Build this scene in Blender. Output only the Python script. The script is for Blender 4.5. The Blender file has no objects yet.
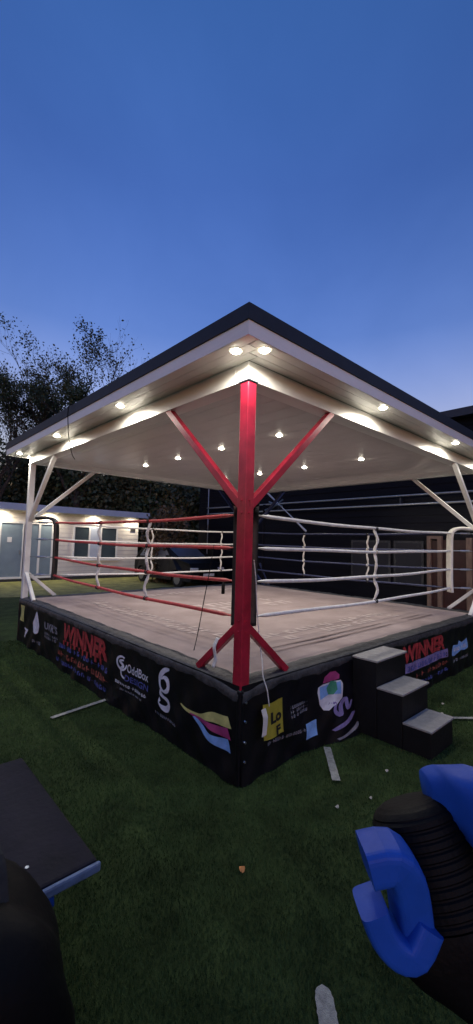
import bpy, bmesh, math, random
import numpy as np
from mathutils import Vector, Matrix
random.seed(7); rng = np.random.default_rng(7)
R = math.radians
col = bpy.context.scene.collection
S = 5.6      # ring side
P = 0.722    # ring floor height

# ------------------------------------------------------------------ materials
def mat(name, base, rough=0.6, metal=0.0, var=0.0, scale=8.0, bump=0.0, bscale=60.0, spec=0.5, emit=None, coat=0.0, stretch=(1,1,1), col2=None, rvar=0.0):
    m = bpy.data.materials.new(name); m.use_nodes = True
    nt = m.node_tree; b = nt.nodes['Principled BSDF']
    b.inputs['Base Color'].default_value = (*base, 1)
    b.inputs['Roughness'].default_value = rough
    b.inputs['Metallic'].default_value = metal
    b.inputs['Specular IOR Level'].default_value = spec
    b.inputs['Coat Weight'].default_value = coat
    tc = nt.nodes.new('ShaderNodeTexCoord'); mp = nt.nodes.new('ShaderNodeMapping')
    mp.inputs['Scale'].default_value = stretch
    nt.links.new(tc.outputs['Object'], mp.inputs['Vector'])
    if var or col2:
        n = nt.nodes.new('ShaderNodeTexNoise'); n.inputs['Scale'].default_value = scale
        n.inputs['Detail'].default_value = 6; n.inputs['Roughness'].default_value = 0.65
        nt.links.new(mp.outputs[0], n.inputs['Vector'])
        r = nt.nodes.new('ShaderNodeValToRGB')
        lo = tuple(c*(1-var) for c in base); hi = tuple(min(1, c*(1+var)) for c in base) if col2 is None else col2
        r.color_ramp.elements[0].position = 0.32; r.color_ramp.elements[1].position = 0.68
        r.color_ramp.elements[0].color = (*lo, 1); r.color_ramp.elements[1].color = (*hi, 1)
        nt.links.new(n.outputs['Fac'], r.inputs['Fac'])
        nt.links.new(r.outputs['Color'], b.inputs['Base Color'])
        if rvar:
            mr = nt.nodes.new('ShaderNodeMapRange'); mr.inputs['To Min'].default_value = max(0.02, rough-rvar); mr.inputs['To Max'].default_value = min(1, rough+rvar)
            nt.links.new(n.outputs['Fac'], mr.inputs['Value']); nt.links.new(mr.outputs[0], b.inputs['Roughness'])
    if bump:
        n2 = nt.nodes.new('ShaderNodeTexNoise'); n2.inputs['Scale'].default_value = bscale; n2.inputs['Detail'].default_value = 5
        nt.links.new(mp.outputs[0], n2.inputs['Vector'])
        bp = nt.nodes.new('ShaderNodeBump'); bp.inputs['Strength'].default_value = bump; bp.inputs['Distance'].default_value = 0.01
        nt.links.new(n2.outputs['Fac'], bp.inputs['Height']); nt.links.new(bp.outputs['Normal'], b.inputs['Normal'])
    if emit:
        b.inputs['Emission Color'].default_value = (*emit[0], 1); b.inputs['Emission Strength'].default_value = emit[1]
    return m

M = {}
M['turf'] = mat('turf_backing', (.040,.062,.020), .9, var=.45, scale=3.0, bump=1.0, bscale=220, spec=.1)
M['blade'] = mat('turf_blade', (.058,.094,.028), .8, var=.5, scale=1.6, spec=.15)
M['linepaint'] = mat('white_turf_fibre', (.34,.34,.31), .9, var=.3, scale=30, bump=1, bscale=200)
M['canvas'] = mat('ring_canvas', (.265,.198,.186), .75, var=.16, scale=1.6, bump=.3, bscale=160, col2=(.345,.27,.257))
M['print'] = mat('faded_print', (.44,.36,.34), .8, var=.25, scale=9)
M['print2'] = mat('faded_dark_print', (.17,.12,.11), .8, var=.25, scale=9)
M['border'] = mat('black_edge_vinyl', (.035,.035,.038), .55, var=.6, scale=14, bump=.8, bscale=22)
M['vinyl'] = mat('black_vinyl', (.004,.004,.007), .40, spec=.35, var=.4, scale=5, bump=.25, bscale=12)
M['red'] = mat('red_paint', (.37,.012,.035), .36, var=.32, scale=5, bump=.08, bscale=70, coat=.2)
M['navy'] = mat('navy_paint', (.010,.016,.070), .4, var=.2)
M['whitepaint'] = mat('white_paint', (.72,.72,.70), .45, var=.07, scale=6, bump=.05)
M['beam'] = mat('white_pvc', (.82,.81,.78), .33, var=.05, scale=3, stretch=(1,1,4), bump=.05, bscale=10)
M['redrope'] = mat('red_rope_cover', (.50,.045,.045), .5, var=.25, scale=14, bump=.4, bscale=60)
M['whiterope'] = mat('white_rope_cover', (.66,.66,.66), .5, var=.15, scale=14, bump=.4, bscale=60)
M['bluerope'] = mat('navy_rope_cover', (.022,.030,.085), .5, var=.25, scale=14, bump=.4, bscale=60)
M['cloth'] = mat('white_cloth', (.62,.61,.58), .85, var=.2, scale=20, bump=.8, bscale=50)
M['blackcloth'] = mat('black_cloth', (.012,.012,.013), .8, bump=.5, var=.3)
M['blackpad'] = mat('black_pad_vinyl', (.012,.012,.014), .38, bump=.3, bscale=20)
M['whitepad'] = mat('white_pad_vinyl', (.68,.66,.60), .45, bump=.3, bscale=20, var=.12)
M['steel'] = mat('dull_steel', (.38,.42,.48), .35, metal=.9, var=.2, scale=30)
M['roofdark'] = mat('dark_roof_trim', (.010,.013,.024), .6, var=.3, scale=5, bump=.15, bscale=20)
M['lamp'] = mat('lit_lamp_lens', (.9,.8,.6), .5, emit=((1,.92,.74), 9))
M['lampring'] = mat('lamp_bezel', (.75,.73,.68), .3)
M['steptop'] = mat('grey_step_carpet', (.28,.27,.26), .95, var=.14, scale=18, bump=.8, bscale=150)
M['stepbox'] = mat('black_painted_plywood', (.004,.004,.005), .6, spec=.3, var=.4, scale=10, bump=.2, bscale=30)
M['render'] = mat('cream_wall_cladding', (.72,.69,.64), .7, var=.06, scale=4, bump=.2, bscale=40)
M['frame'] = mat('white_upvc', (.75,.76,.76), .35)
M['glass'] = mat('dark_glass', (.05,.07,.085), .08, spec=.8, var=.2, scale=1)
M['darkpane'] = mat('dark_pane', (.02,.022,.03), .35, spec=.3)
M['doorblue'] = mat('grey_blue_door', (.20,.27,.33), .4, var=.08, scale=3)
M['fasciablue'] = mat('pale_metal_fascia', (.42,.48,.60), .4, var=.08, scale=3)
M['barn'] = mat('dark_cladding', (.0035,.0035,.007), .5, var=.35, scale=1.2, stretch=(1,.3,5), rvar=.1, spec=.12)
M['barndark'] = mat('barn_roof_sheet', (.02,.025,.045), .4, var=.2)
M['rail'] = mat('galvanised_rail', (.42,.42,.41), .28, metal=.5, var=.2, scale=20)
M['timber'] = mat('raw_timber', (.17,.11,.082), .7, var=.3, scale=5, stretch=(6,6,1), bump=.3)
M['darkred'] = mat('dark_red_panel', (.035,.008,.009), .5, var=.3)
M['bark'] = mat('bark', (.055,.045,.036), .9, var=.4, scale=9, bump=1, bscale=25)
M['leaf'] = mat('dark_leaf', (.035,.055,.022), .6, var=.5, scale=.6)
M['leafb'] = mat('olive_leaf', (.055,.060,.025), .6, var=.5, scale=.7)
M['carpaint'] = mat('dark_car_paint', (.005,.005,.006), .5, spec=.3)
M['tyre'] = mat('tyre_rubber', (.012,.012,.012), .8, bump=.4)
M['rim'] = mat('alloy_rim', (.35,.35,.37), .35, metal=.8)
M['carglass'] = mat('car_glass', (.30,.33,.40), .3, spec=.8, metal=.5)
M['lens'] = mat('headlight_lens', (.5,.52,.55), .1)
M['yellow'] = mat('yellow_card', (.62,.55,.07), .6, var=.12, scale=10, bump=.2)
M['ink'] = mat('black_ink', (.008,.008,.008), .6)
M['tred'] = mat('banner_red_print', (0.340,0.031,0.034), .6, var=.45, scale=16)
M['tblue'] = mat('banner_blue_print', (0.068,0.082,0.286), .6, var=.4, scale=12)
M['torange'] = mat('banner_orange_print', (0.286,0.068,0.048), .6, var=.4, scale=12)
M['twhite'] = mat('banner_white_print', (.62,.62,.66), .6, var=.2, scale=12)
M['tgrey'] = mat('banner_grey_print', (.22,.22,.25), .6, var=.3, scale=12)
M['tlight'] = mat('banner_light_blue_print', (.20,.38,.70), .6, var=.2, scale=12)
M['tyellow'] = mat('banner_yellow_print', (.50,.48,.16), .6, var=.2, scale=12)
M['tmag'] = mat('banner_magenta_print', (.35,.04,.16), .6, var=.2, scale=12)
M['tpurple'] = mat('banner_purple_print', (.20,.16,.34), .6, var=.3, scale=12)
M['tgreen'] = mat('banner_green_print', (.06,.28,.16), .6, var=.2, scale=12)
M['bluep'] = mat('blue_plastic', (.014,.080,.42), .5, spec=.25, var=.12, scale=8, bump=.1, bscale=40)
M['paleblue'] = mat('pale_blue_trim', (.15,.22,.36), .45, var=.25, scale=20)
M['blackrub'] = mat('black_rubber', (.002,.002,.0025), .6, spec=.15, var=.3, bump=.2)
M['benchtop'] = mat('dark_board', (.014,.012,.019), .7, spec=.2, var=.4, scale=4, bump=.4, bscale=30)
M['leaffall'] = mat('pale_dead_leaf', (.50,.46,.36), .7, var=.2, scale=40)
M['leaforange'] = mat('orange_dead_leaf', (.55,.22,.06), .7, var=.2, scale=40)
M['leafbrown'] = mat('brown_bush_leaf', (.10,.07,.035), .6, var=.5, scale=2)
M['polepale'] = mat('pale_pole_paint', (.45,.47,.52), .5)

# ------------------------------------------------------------------ object helpers
def link(o, parent=None):
    col.objects.link(o)
    if parent is not None:
        o.parent = parent
    return o
def obj(name, bm, m, parent=None, smooth=False, bevel=0):
    me = bpy.data.meshes.new(name)
    if bevel:
        bmesh.ops.remove_doubles(bm, verts=bm.verts, dist=1e-5)
    bmesh.ops.recalc_face_normals(bm, faces=bm.faces)
    bm.to_mesh(me); bm.free()
    me.materials.append(m)
    if smooth:
        for p in me.polygons: p.use_smooth = True
    o = bpy.data.objects.new(name, me)
    link(o, parent)
    if bevel:
        md = o.modifiers.new('bevel', 'BEVEL'); md.width = bevel; md.segments = 2; md.limit_method = 'ANGLE'; md.angle_limit = R(40)
    return o
def tag(o, label, cat, group=None, kind=None):
    if label: o['label'] = label
    if cat: o['category'] = cat
    if group: o['group'] = group
    if kind: o['kind'] = kind
    return o
def thing(name, label, cat, loc=(0,0,0), rz=0, group=None):
    o = bpy.data.objects.new(name, None); link(o)
    o.location = loc; o.rotation_euler = (0,0,rz); o.empty_display_size = .1
    return tag(o, label, cat, group)
def struct(name, bm, m):
    o = obj(name, bm, m); o['kind'] = 'structure'; return o

# ------------------------------------------------------------------ mesh helpers
def box(bm, x0, x1, y0, y1, z0, z1):
    vs = [bm.verts.new(c) for c in ((x0,y0,z0),(x1,y0,z0),(x1,y1,z0),(x0,y1,z0),(x0,y0,z1),(x1,y0,z1),(x1,y1,z1),(x0,y1,z1))]
    for f in ((0,3,2,1),(4,5,6,7),(0,1,5,4),(1,2,6,5),(2,3,7,6),(3,0,4,7)):
        bm.faces.new([vs[i] for i in f])
    return vs
def B(*a):
    bm = bmesh.new(); box(bm, *a); return bm
def frame_of(d, hint=None):
    d = d.normalized()
    h = Vector(hint) if hint is not None else (Vector((0,0,1)) if abs(d.z) < .95 else Vector((1,0,0)))
    s = d.cross(h).normalized(); u = s.cross(d).normalized()
    return s, u
def bar(bm, a, b, w, t, hint=None):
    """square bar a->b, w across (side), t in the hint direction"""
    a = Vector(a); b = Vector(b); s, u = frame_of(b-a, hint)
    vs = []
    for p in (a, b):
        for i, j in ((-1,-1),(1,-1),(1,1),(-1,1)):
            vs.append(bm.verts.new(p + s*i*w/2 + u*j*t/2))
    for f in ((3,2,1,0),(4,5,6,7),(0,1,5,4),(1,2,6,5),(2,3,7,6),(3,0,4,7)):
        bm.faces.new([vs[i] for i in f])
def tube(bm, pts, r, n=8, cap=True):
    pts = [Vector(p) for p in pts]
    rs = r if hasattr(r, '__len__') else [r]*len(pts)
    rings = []; prev = None
    for i, p in enumerate(pts):
        d = (pts[min(i+1, len(pts)-1)] - pts[max(i-1, 0)])
        if d.length < 1e-9: d = Vector((0,0,1))
        d.normalize()
        if prev is None:
            s, u = frame_of(d)
        else:
            s = prev - d*prev.dot(d)
            if s.length < 1e-5: s, _ = frame_of(d)
            s.normalize(); u = d.cross(s)
        prev = s
        rings.append([bm.verts.new(p + (s*math.cos(2*math.pi*k/n) + u*math.sin(2*math.pi*k/n))*rs[i]) for k in range(n)])
    for a, b in zip(rings, rings[1:]):
        for k in range(n):
            bm.faces.new((a[k], a[(k+1)%n], b[(k+1)%n], b[k]))
    if cap:
        bm.faces.new(rings[0][::-1]); bm.faces.new(rings[-1])
def sweep(bm, pts, side, w, t, n=12, power=4.0, taper=None):
    """rounded-rectangle section swept along pts; w measured along 'side'"""
    pts = [Vector(p) for p in pts]; side = Vector(side).normalized(); rings = []
    for i, p in enumerate(pts):
        d = (pts[min(i+1, len(pts)-1)] - pts[max(i-1, 0)]).normalized()
        u = d.cross(side).normalized(); k_ = 1 if taper is None else taper[i]
        ring = []
        for k in range(n):
            a = 2*math.pi*(k+.5)/n; c, s_ = math.cos(a), math.sin(a)
            e = 2/power
            ring.append(bm.verts.new(p + side*(w/2*k_*math.copysign(abs(c)**e, c)) + u*(t/2*k_*math.copysign(abs(s_)**e, s_))))
        rings.append(ring)
    for a, b in zip(rings, rings[1:]):
        for k in range(n):
            bm.faces.new((a[k], a[(k+1)%n], b[(k+1)%n], b[k]))
    bm.faces.new(rings[0][::-1]); bm.faces.new(rings[-1])
def disc(bm, c, r, z, n=20, h=0):
    if h:
        lo = [bm.verts.new((c[0]+r*math.cos(2*math.pi*k/n), c[1]+r*math.sin(2*math.pi*k/n), z)) for k in range(n)]
        hi = [bm.verts.new((v.co.x, v.co.y, z+h)) for v in lo]
        bm.faces.new(lo[::-1]); bm.faces.new(hi)
        for k in range(n): bm.faces.new((lo[k], lo[(k+1)%n], hi[(k+1)%n], hi[k]))
    else:
        bm.faces.new([bm.verts.new((c[0]+r*math.cos(-2*math.pi*k/n), c[1]+r*math.sin(-2*math.pi*k/n), z)) for k in range(n)])
def smoothpath(pts, n=6):
    pts = [Vector(p) for p in pts]; out = []
    for i in range(len(pts)-1):
        p0 = pts[max(i-1,0)]; p1 = pts[i]; p2 = pts[i+1]; p3 = pts[min(i+2,len(pts)-1)]
        for k in range(n):
            t = k/n
            out.append(.5*((2*p1)+(p2-p0)*t+(2*p0-5*p1+4*p2-p3)*t*t+(3*p1-p0-3*p2+p3)*t**3))
    out.append(pts[-1]); return out

# ------------------------------------------------------------------ camera
CAM = Vector((-2.2088, -2.3009, 1.8012)); F = 412.57
pi_, a_, ro = R(4.157), R(42.8-.1747), R(1.5857)
fw = Vector((math.sin(a_)*math.cos(pi_), math.cos(a_)*math.cos(pi_), math.sin(pi_)))
rt = Vector((math.cos(a_), -math.sin(a_), 0)); up = rt.cross(fw)
rt2 = rt*math.cos(ro) + up*math.sin(ro); up2 = -rt*math.sin(ro) + up*math.cos(ro)
cd = bpy.data.cameras.new('camera'); cam = bpy.data.objects.new('camera', cd); link(cam)
cam.matrix_world = Matrix(((rt2.x, up2.x, -fw.x, CAM.x), (rt2.y, up2.y, -fw.y, CAM.y), (rt2.z, up2.z, -fw.z, CAM.z), (0,0,0,1)))
cd.sensor_fit = 'VERTICAL'; cd.angle = 2*math.atan(512/F); cd.clip_start = .05; cd.clip_end = 2000
bpy.context.scene.camera = cam

# ------------------------------------------------------------------ world: dusk sky
w = bpy.data.worlds.new('World'); bpy.context.scene.world = w; w.use_nodes = True
nt = w.node_tree; bg = nt.nodes['Background']
sky = nt.nodes.new('ShaderNodeTexSky'); sky.sky_type = 'NISHITA'; sky.sun_disc = False
sky.sun_elevation = R(2.0); sky.sun_rotation = R(215); sky.altitude = 50; sky.air_density = 1.6; sky.dust_density = .3; sky.ozone_density = 3.5
mul = nt.nodes.new('ShaderNodeMix'); mul.data_type = 'RGBA'; mul.blend_type = 'MULTIPLY'; mul.inputs['Factor'].default_value = 1
tcw = nt.nodes.new('ShaderNodeTexCoord'); sx_ = nt.nodes.new('ShaderNodeSeparateXYZ'); rmp = nt.nodes.new('ShaderNodeValToRGB')
nt.links.new(tcw.outputs['Generated'], sx_.inputs[0]); nt.links.new(sx_.outputs['Z'], rmp.inputs['Fac'])
els = rmp.color_ramp.elements; els[0].position = .0; els[0].color = (1.05,1.12,1.35,1); els[1].position = .84; els[1].color = (.56,.78,1.26,1)
e_ = els.new(.14); e_.color = (1.3,1.12,1.38,1)
e_ = els.new(.27); e_.color = (1.66,1.18,1.46,1)
e_ = els.new(.45); e_.color = (.76,.74,1.18,1)
e_ = els.new(.67); e_.color = (.57,.66,1.14,1)
cn = nt.nodes.new('ShaderNodeTexNoise'); cn.inputs['Scale'].default_value = 2.2; cn.inputs['Detail'].default_value = 5; cn.inputs['Roughness'].default_value = .55; cn.inputs['Distortion'].default_value = .4
nt.links.new(tcw.outputs['Generated'], cn.inputs['Vector'])
cr_ = nt.nodes.new('ShaderNodeValToRGB'); cr_.color_ramp.elements[0].position = .30; cr_.color_ramp.elements[0].color = (.88,.88,.90,1); cr_.color_ramp.elements[1].position = .72; cr_.color_ramp.elements[1].color = (1.12,1.05,1.03,1)
nt.links.new(cn.outputs['Fac'], cr_.inputs['Fac'])
cm_ = nt.nodes.new('ShaderNodeMix'); cm_.data_type = 'RGBA'; cm_.blend_type = 'MULTIPLY'; cm_.inputs['Factor'].default_value = 1
nt.links.new(rmp.outputs[0], cm_.inputs[6]); nt.links.new(cr_.outputs[0], cm_.inputs[7]); nt.links.new(cm_.outputs[2], mul.inputs[7])
nt.links.new(sky.outputs[0], mul.inputs[6]); nt.links.new(mul.outputs[2], bg.inputs['Color'])
bg.inputs['Strength'].default_value = .15
sd = bpy.data.lights.new('dusk_glow', 'SUN'); sd.energy = .07; sd.angle = R(50); sd.color = (.50,.66,1.0)
so = bpy.data.objects.new('dusk_glow', sd); link(so); so.rotation_euler = Vector((-.55,-.80,.25)).to_track_quat('Z','Y').to_euler()

# ------------------------------------------------------------------ ground
bm = bmesh.new()
gx = [-400,-60,-20,-8,-4,0,4,8,12,20,60,400]
vs = [[bm.verts.new((x, y, 0)) for y in gx] for x in gx]
for i in range(len(gx)-1):
    for j in range(len(gx)-1): bm.faces.new((vs[i][j], vs[i+1][j], vs[i+1][j+1], vs[i][j+1]))
g = struct('lawn', bm, M['turf']); g['label'] = 'dark green artificial turf'

M['litgrass'] = mat('lamplit_grass', (.19,.19,.055), .9, var=.45, scale=2.5, bump=1, bscale=60)  # grass, its colour lightened and yellowed to carry the building downlights' glow
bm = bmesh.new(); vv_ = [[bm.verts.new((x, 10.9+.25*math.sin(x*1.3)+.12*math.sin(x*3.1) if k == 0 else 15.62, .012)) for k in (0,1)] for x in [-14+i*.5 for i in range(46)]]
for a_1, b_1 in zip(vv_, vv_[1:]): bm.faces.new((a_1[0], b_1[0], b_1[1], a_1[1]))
g2 = struct('lit_grass_strip', bm, M['litgrass']); g2['label'] = 'grass strip with painted yellowish lamplight in front of the cream building'
# turf blades (nobody could count them)
def turf_blades():
    N = 230000
    d = rng.random(N)**1.0
    dist = .7 + 7.5*d**1.25
    ang = a_ + (rng.random(N)-.5)*R(72)
    x = CAM.x + dist*np.sin(ang); y = CAM.y + dist*np.cos(ang)
    keep = ~((x > 0) & (y > 0))
    x = x[keep]; y = y[keep]; dist = dist[keep]; n = len(x)
    th = rng.random(n)*2*np.pi; h = .010 + .013*rng.random(n); wd = (.0010+.0006*rng.random(n))*(1+dist*.5)
    lx = (rng.random(n)-.5)*.018; ly = (rng.random(n)-.5)*.018
    V = np.empty((n,3,3))
    V[:,0] = np.stack([x-wd*np.cos(th), y-wd*np.sin(th), np.full(n,.001)], 1)
    V[:,1] = np.stack([x+wd*np.cos(th), y+wd*np.sin(th), np.full(n,.001)], 1)
    V[:,2] = np.stack([x+lx, y+ly, h], 1)
    me = bpy.data.meshes.new('grass')
    me.vertices.add(n*3); me.vertices.foreach_set('co', V.ravel())
    me.loops.add(n*3); me.loops.foreach_set('vertex_index', np.arange(n*3))
    me.polygons.add(n); me.polygons.foreach_set('loop_start', np.arange(0,n*3,3)); me.polygons.foreach_set('loop_total', np.full(n,3))
    me.update(); me.validate(); me.materials.append(M['blade'])
    o = bpy.data.objects.new('grass', me); link(o); o['kind'] = 'stuff'; o['label'] = 'short dark artificial turf blades'; o['category'] = 'grass'
turf_blades()

# worn white marking strips woven in the turf
def strip(a, b, wd, label, z=.021, end=False):
    a = Vector((*a, 0)); b = Vector((*b, 0)); d = (b-a).normalized(); s = Vector((-d.y, d.x, 0))
    bm = bmesh.new(); n = 24; L = []; Rr = []
    for i in range(n+1):
        p = a.lerp(b, i/n); j = wd*(.5+.07*(random.random()-.5)); q = 1
        if end and i < 5: q = math.sqrt(1-((5-i)/5)**2)*.98+.02
        L.append(bm.verts.new((*(p+s*j*q).xy, z))); Rr.append(bm.verts.new((*(p-s*j*q).xy, z)))
    for i in range(n): bm.faces.new((L[i], L[i+1], Rr[i+1], Rr[i]))
    o = obj('marking_strip', bm, M['linepaint']); tag(o, label, 'marking', 'white marking strips in the turf')
strip((-.66,2.00), (0.02,2.12), .055, 'thin white strip on the turf running to the left banner below its red lettering')
strip((.98,-.10), (.60,-.45), .062, 'short white strip on the turf poking out between the near corner and black steps')
strip((2.45,-.50), (3.2,-1.15), .05, 'thin white strip on the turf to the right of the lowest black step')
strip((-.69,-1.24), (-.90,-1.46), .075, 'round ended white strip on the turf at the very bottom of the view', end=True)

# ------------------------------------------------------------------ canopy
can = thing('ring_canopy', 'white flat canopy with dark roof edge and downlights on four braced posts over the ring', 'canopy')
O = .31; ZT, ZM, ZB, ZC, ZL = 3.458, 3.343, 3.247, 3.09, 3.17
def ringbox(bm, o_, i_, z0, z1):
    """square frame, outer offset o_ (outwards), inner offset i_"""
    box(bm, -o_, S+o_, -o_, -i_, z0, z1); box(bm, -o_, S+o_, S+i_, S+o_, z0, z1)
    box(bm, -o_, -i_, -i_, S+i_, z0, z1); box(bm, S+i_, S+o_, -i_, S+i_, z0, z1)
bm = bmesh.new()
# low hipped deck on a dark edge
e = O+.012
lo = [bm.verts.new(c) for c in ((-e,-e,ZM),(S+e,-e,ZM),(S+e,S+e,ZM),(-e,S+e,ZM))]
hi = [bm.verts.new((*v.co.xy, ZT)) for v in lo]
ap = bm.verts.new((S/2,S/2,ZT+.03))
for k in range(4):
    bm.faces.new((lo[k], lo[(k+1)%4], hi[(k+1)%4], hi[k])); bm.faces.new((hi[k], hi[(k+1)%4], ap))
bm.faces.new(lo[::-1])
obj('roof', bm, M['roofdark'], can)
bm = bmesh.new(); ringbox(bm, O, O-.022, ZB-.012, ZM-.001); obj('fascia', bm, M['beam'], can)
# soffit boards: one mesh per side with grooves
soff = bmesh.new()
for k in range(3):
    w0 = .002 + k*.0965; w1 = w0+.0925
    for a,b,c,d in ((-O+.022+ (w0), -O+.022+w1, -O+.03, S+O-.03), (S+O-.022-w1, S+O-.022-w0, -O+.03, S+O-.03)):
        box(soff, a, b, c+w0, d-w0, ZB, ZB+.01)
        box(soff, c+w1, d-w1, a, b, ZB, ZB+.01)
obj('soffit', soff, M['beam'], can)
bm = bmesh.new(); ringbox(bm, O-.03, 0.02, ZB+.012, ZB+.02); obj('soffit_backing', bm, M['roofdark'], can)
# beam boxed in white pvc
bm = bmesh.new(); ringbox(bm, 0.0, -.16, ZC, ZB-.0015)
obj('beam', bm, M['beam'], can, bevel=.004)
# ceiling: long panels with fine joints
M['ceil'] = mat('ceiling_panel', (.82,.78,.77), .20, var=.05, scale=2, bump=.03, bscale=3)
bm = bmesh.new(); n = 21; pw = (S-.324)/n
for k in range(n):
    x0 = .162 + k*pw; box(bm, x0+.002, x0+pw-.002, .162, S-.162, ZL, ZL+.02)
obj('ceiling', bm, M['ceil'], can)
bm = B(.15, S-.15, .15, S-.15, ZL+.022, ZL+.03); obj('ceiling_backing', bm, M['roofdark'], can)

def downlight(x, y, z, parent, power, ang=125, r=.040, warm=(1,.80,.55), blend=.8):
    bm = bmesh.new()
    n = 20
    a = [bm.verts.new((x+r*1.45*math.cos(2*math.pi*k/n), y+r*1.45*math.sin(2*math.pi*k/n), z-.004)) for k in range(n)]
    b = [bm.verts.new((x+r*math.cos(2*math.pi*k/n), y+r*math.sin(2*math.pi*k/n), z-.004)) for k in range(n)]
    c = [bm.verts.new((x+r*1.5*math.cos(2*math.pi*k/n), y+r*1.5*math.sin(2*math.pi*k/n), z-.0005)) for k in range(n)]
    for k in range(n):
        j = (k+1)%n; bm.faces.new((a[k], a[j], b[j], b[k])); bm.faces.new((a[k], a[j], c[j], c[k]))
    f = obj('downlight', bm, M['lampring'], parent)
    bm = bmesh.new(); rg = []
    for j, (kr, dz) in enumerate(((1,-.0045),(.92,-.011),(.7,-.017),(.35,-.020))):
        rg.append([bm.verts.new((x+r*kr*math.cos(2*math.pi*k/n), y+r*kr*math.sin(2*math.pi*k/n), z+dz)) for k in range(n)])
    for a1, b1 in zip(rg, rg[1:]):
        for k in range(n): bm.faces.new((a1[k], a1[(k+1)%n], b1[(k+1)%n], b1[k]))
    bm.faces.new(rg[-1])
    obj('lens', bm, M['lamp'], f, smooth=True)
    ld = bpy.data.lights.new('spot', 'SPOT'); ld.energy = power; ld.spot_size = R(ang); ld.spot_blend = blend; ld.color = warm; ld.shadow_soft_size = .03
    lo_ = bpy.data.objects.new('lamp_beam', ld); link(lo_, parent); lo_.location = (x, y, z-.024)
for x in (1.66, 3.62):
    for y in (1.14, 2.27, 3.38, 4.42): downlight(x, y, ZL, can, 15, ang=158, warm=(1,.93,.85))
for y in (-.045, 1.81, 3.73, 5.56): downlight(-.185, y, ZB, can, 8.5, ang=178, blend=.35, warm=(1,.94,.80))
for x in (-.045, 1.76, 3.78, 5.60): downlight(x, -.21, ZB, can, 8.5, ang=178, blend=.35, warm=(1,.94,.80))
for t in (.05, 1.81, 3.73): downlight(S+.185, t, ZB, can, 14, ang=179, blend=.02, warm=(1,.94,.80)); downlight(t, S+.185, ZB, can, 8.5, ang=178, blend=.35, warm=(1,.94,.80))

def post(cx, cy, sx, sy, m, z0=P-.03):
    """sx, sy: +1/-1 direction into the ring"""
    bm = bmesh.new(); h = .046
    box(bm, cx-h, cx+h, cy-h, cy+h, z0, ZC-.012)
    p = obj('post', bm, m, can, bevel=.005)
    bm = B(cx-.056, cx+.056, cy-.056, cy+.056, ZC-.012, ZC-.001); obj('post_cap', bm, M['roofdark'] if m is M['red'] else m, p)
    bm = bmesh.new()
    box(bm, cx-.050, cx+.050, cy-.050, cy+.050, z0-.03, z0-.0005)
    obj('base_plate', bm, m, p)
    for z in (2.13, 2.03, 1.20, 1.12):
        for dx, dy in ((-sx,0),(0,-sy)):
            bm = bmesh.new(); tube(bm, [(cx+dx*.045,cy+dy*.045,z),(cx+dx*.053,cy+dy*.053,z)], .010, 6); obj('bolt', bm, m, p)
    for dx, dy in ((sx,0),(0,sy)):
        bm = bmesh.new()
        side = (dy, dx, 0)
        bar(bm, (cx+dx*.03, cy+dy*.03, 2.08), (cx+dx*1.14, cy+dy*1.14, ZC+.01), .062, .062); obj('brace', bm, m, can, bevel=.004)
        bm = bmesh.new()
        bar(bm, (cx+dx*.03, cy+dy*.03, 1.16), (cx+dx*.52, cy+dy*.52, P+.012), .055, .055); obj('foot_brace', bm, m, can, bevel=.004)
post(.035, .035, 1, 1, M['red'], z0=P-.05)
post(.04, S-.04, 1, -1, M['whitepaint'])
post(S-.04, .04, -1, 1, M['whitepaint'])
post(S-.04, S-.04, -1, -1, M['navy'])

# ------------------------------------------------------------------ boxing ring
ring = thing('boxing_ring', 'raised boxing ring with beige canvas floor, black printed banners and red and white ropes', 'boxing ring')
bm = bmesh.new()
ng = 28
def fz(x, y):   # soft wear of the canvas
    return P + .004*math.sin(2.1*x+.6)*math.sin(1.7*y) + .003*math.sin(5.3*x+2.2*y)
bi = .15
gv = [[bm.verts.new((bi+(S-2*bi)*i/ng, bi+(S-2*bi)*j/ng, fz(bi+(S-2*bi)*i/ng, bi+(S-2*bi)*j/ng))) for j in range(ng+1)] for i in range(ng+1)]
for i in range(ng):
    for j in range(ng): bm.faces.new((gv[i][j], gv[i+1][j], gv[i+1][j+1], gv[i][j+1]))
obj('canvas', bm, M['canvas'], ring, smooth=True)
obj('deck', B(.05, S-.05, .05, S-.05, P-.16, P-.012), M['stepbox'], ring)

def apdisp(s, z, side):
    """outward displacement of the banner (s along the side from the near corner)"""
    t = max(0, min(1, (P-z)/P))
    d = .007*math.sin(s*13+z*16+side*2)*t**.6 + .005*math.sin(s*23-z*19)*t**.5 + .012*math.sin(s*4.3+side*1.7)*t + .008*math.sin(s*9.1+z*7+side)*t + .006*math.sin(s*17+z*11)*t**.5
    if side == 1 and s < 1.62: d += .10*t*t*math.exp(-((s-1.35)/.42)**2) + .02*math.sin(z*13+s*6)*t*math.exp(-((s-.6)/.5)**2)
    if side == 0: d += .035*t*t*math.exp(-((s-2.4)/.9)**2)
    return .012 + d
def apt(side, s, z, off=0.0):
    d = apdisp(s, z, side) + off
    return {0:(-d, s, z), 1:(s, -d, z), 2:(S+d, s, z), 3:(s, S+d, z)}[side]
def apron(side, lower=0.0):
    bm = bmesh.new(); ns, nz = 150, 16
    v = [[bm.verts.new(apt(side, S*i/ns, .004 + (P-.004)*j/nz)) for j in range(nz+1)] for i in range(ns+1)]
    for i in range(ns):
        for j in range(nz): bm.faces.new((v[i][j], v[i+1][j], v[i+1][j+1], v[i][j+1]))
    return obj('banner', bm, M['vinyl'], ring, smooth=True)
aps = [apron(k) for k in range(4)]
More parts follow.
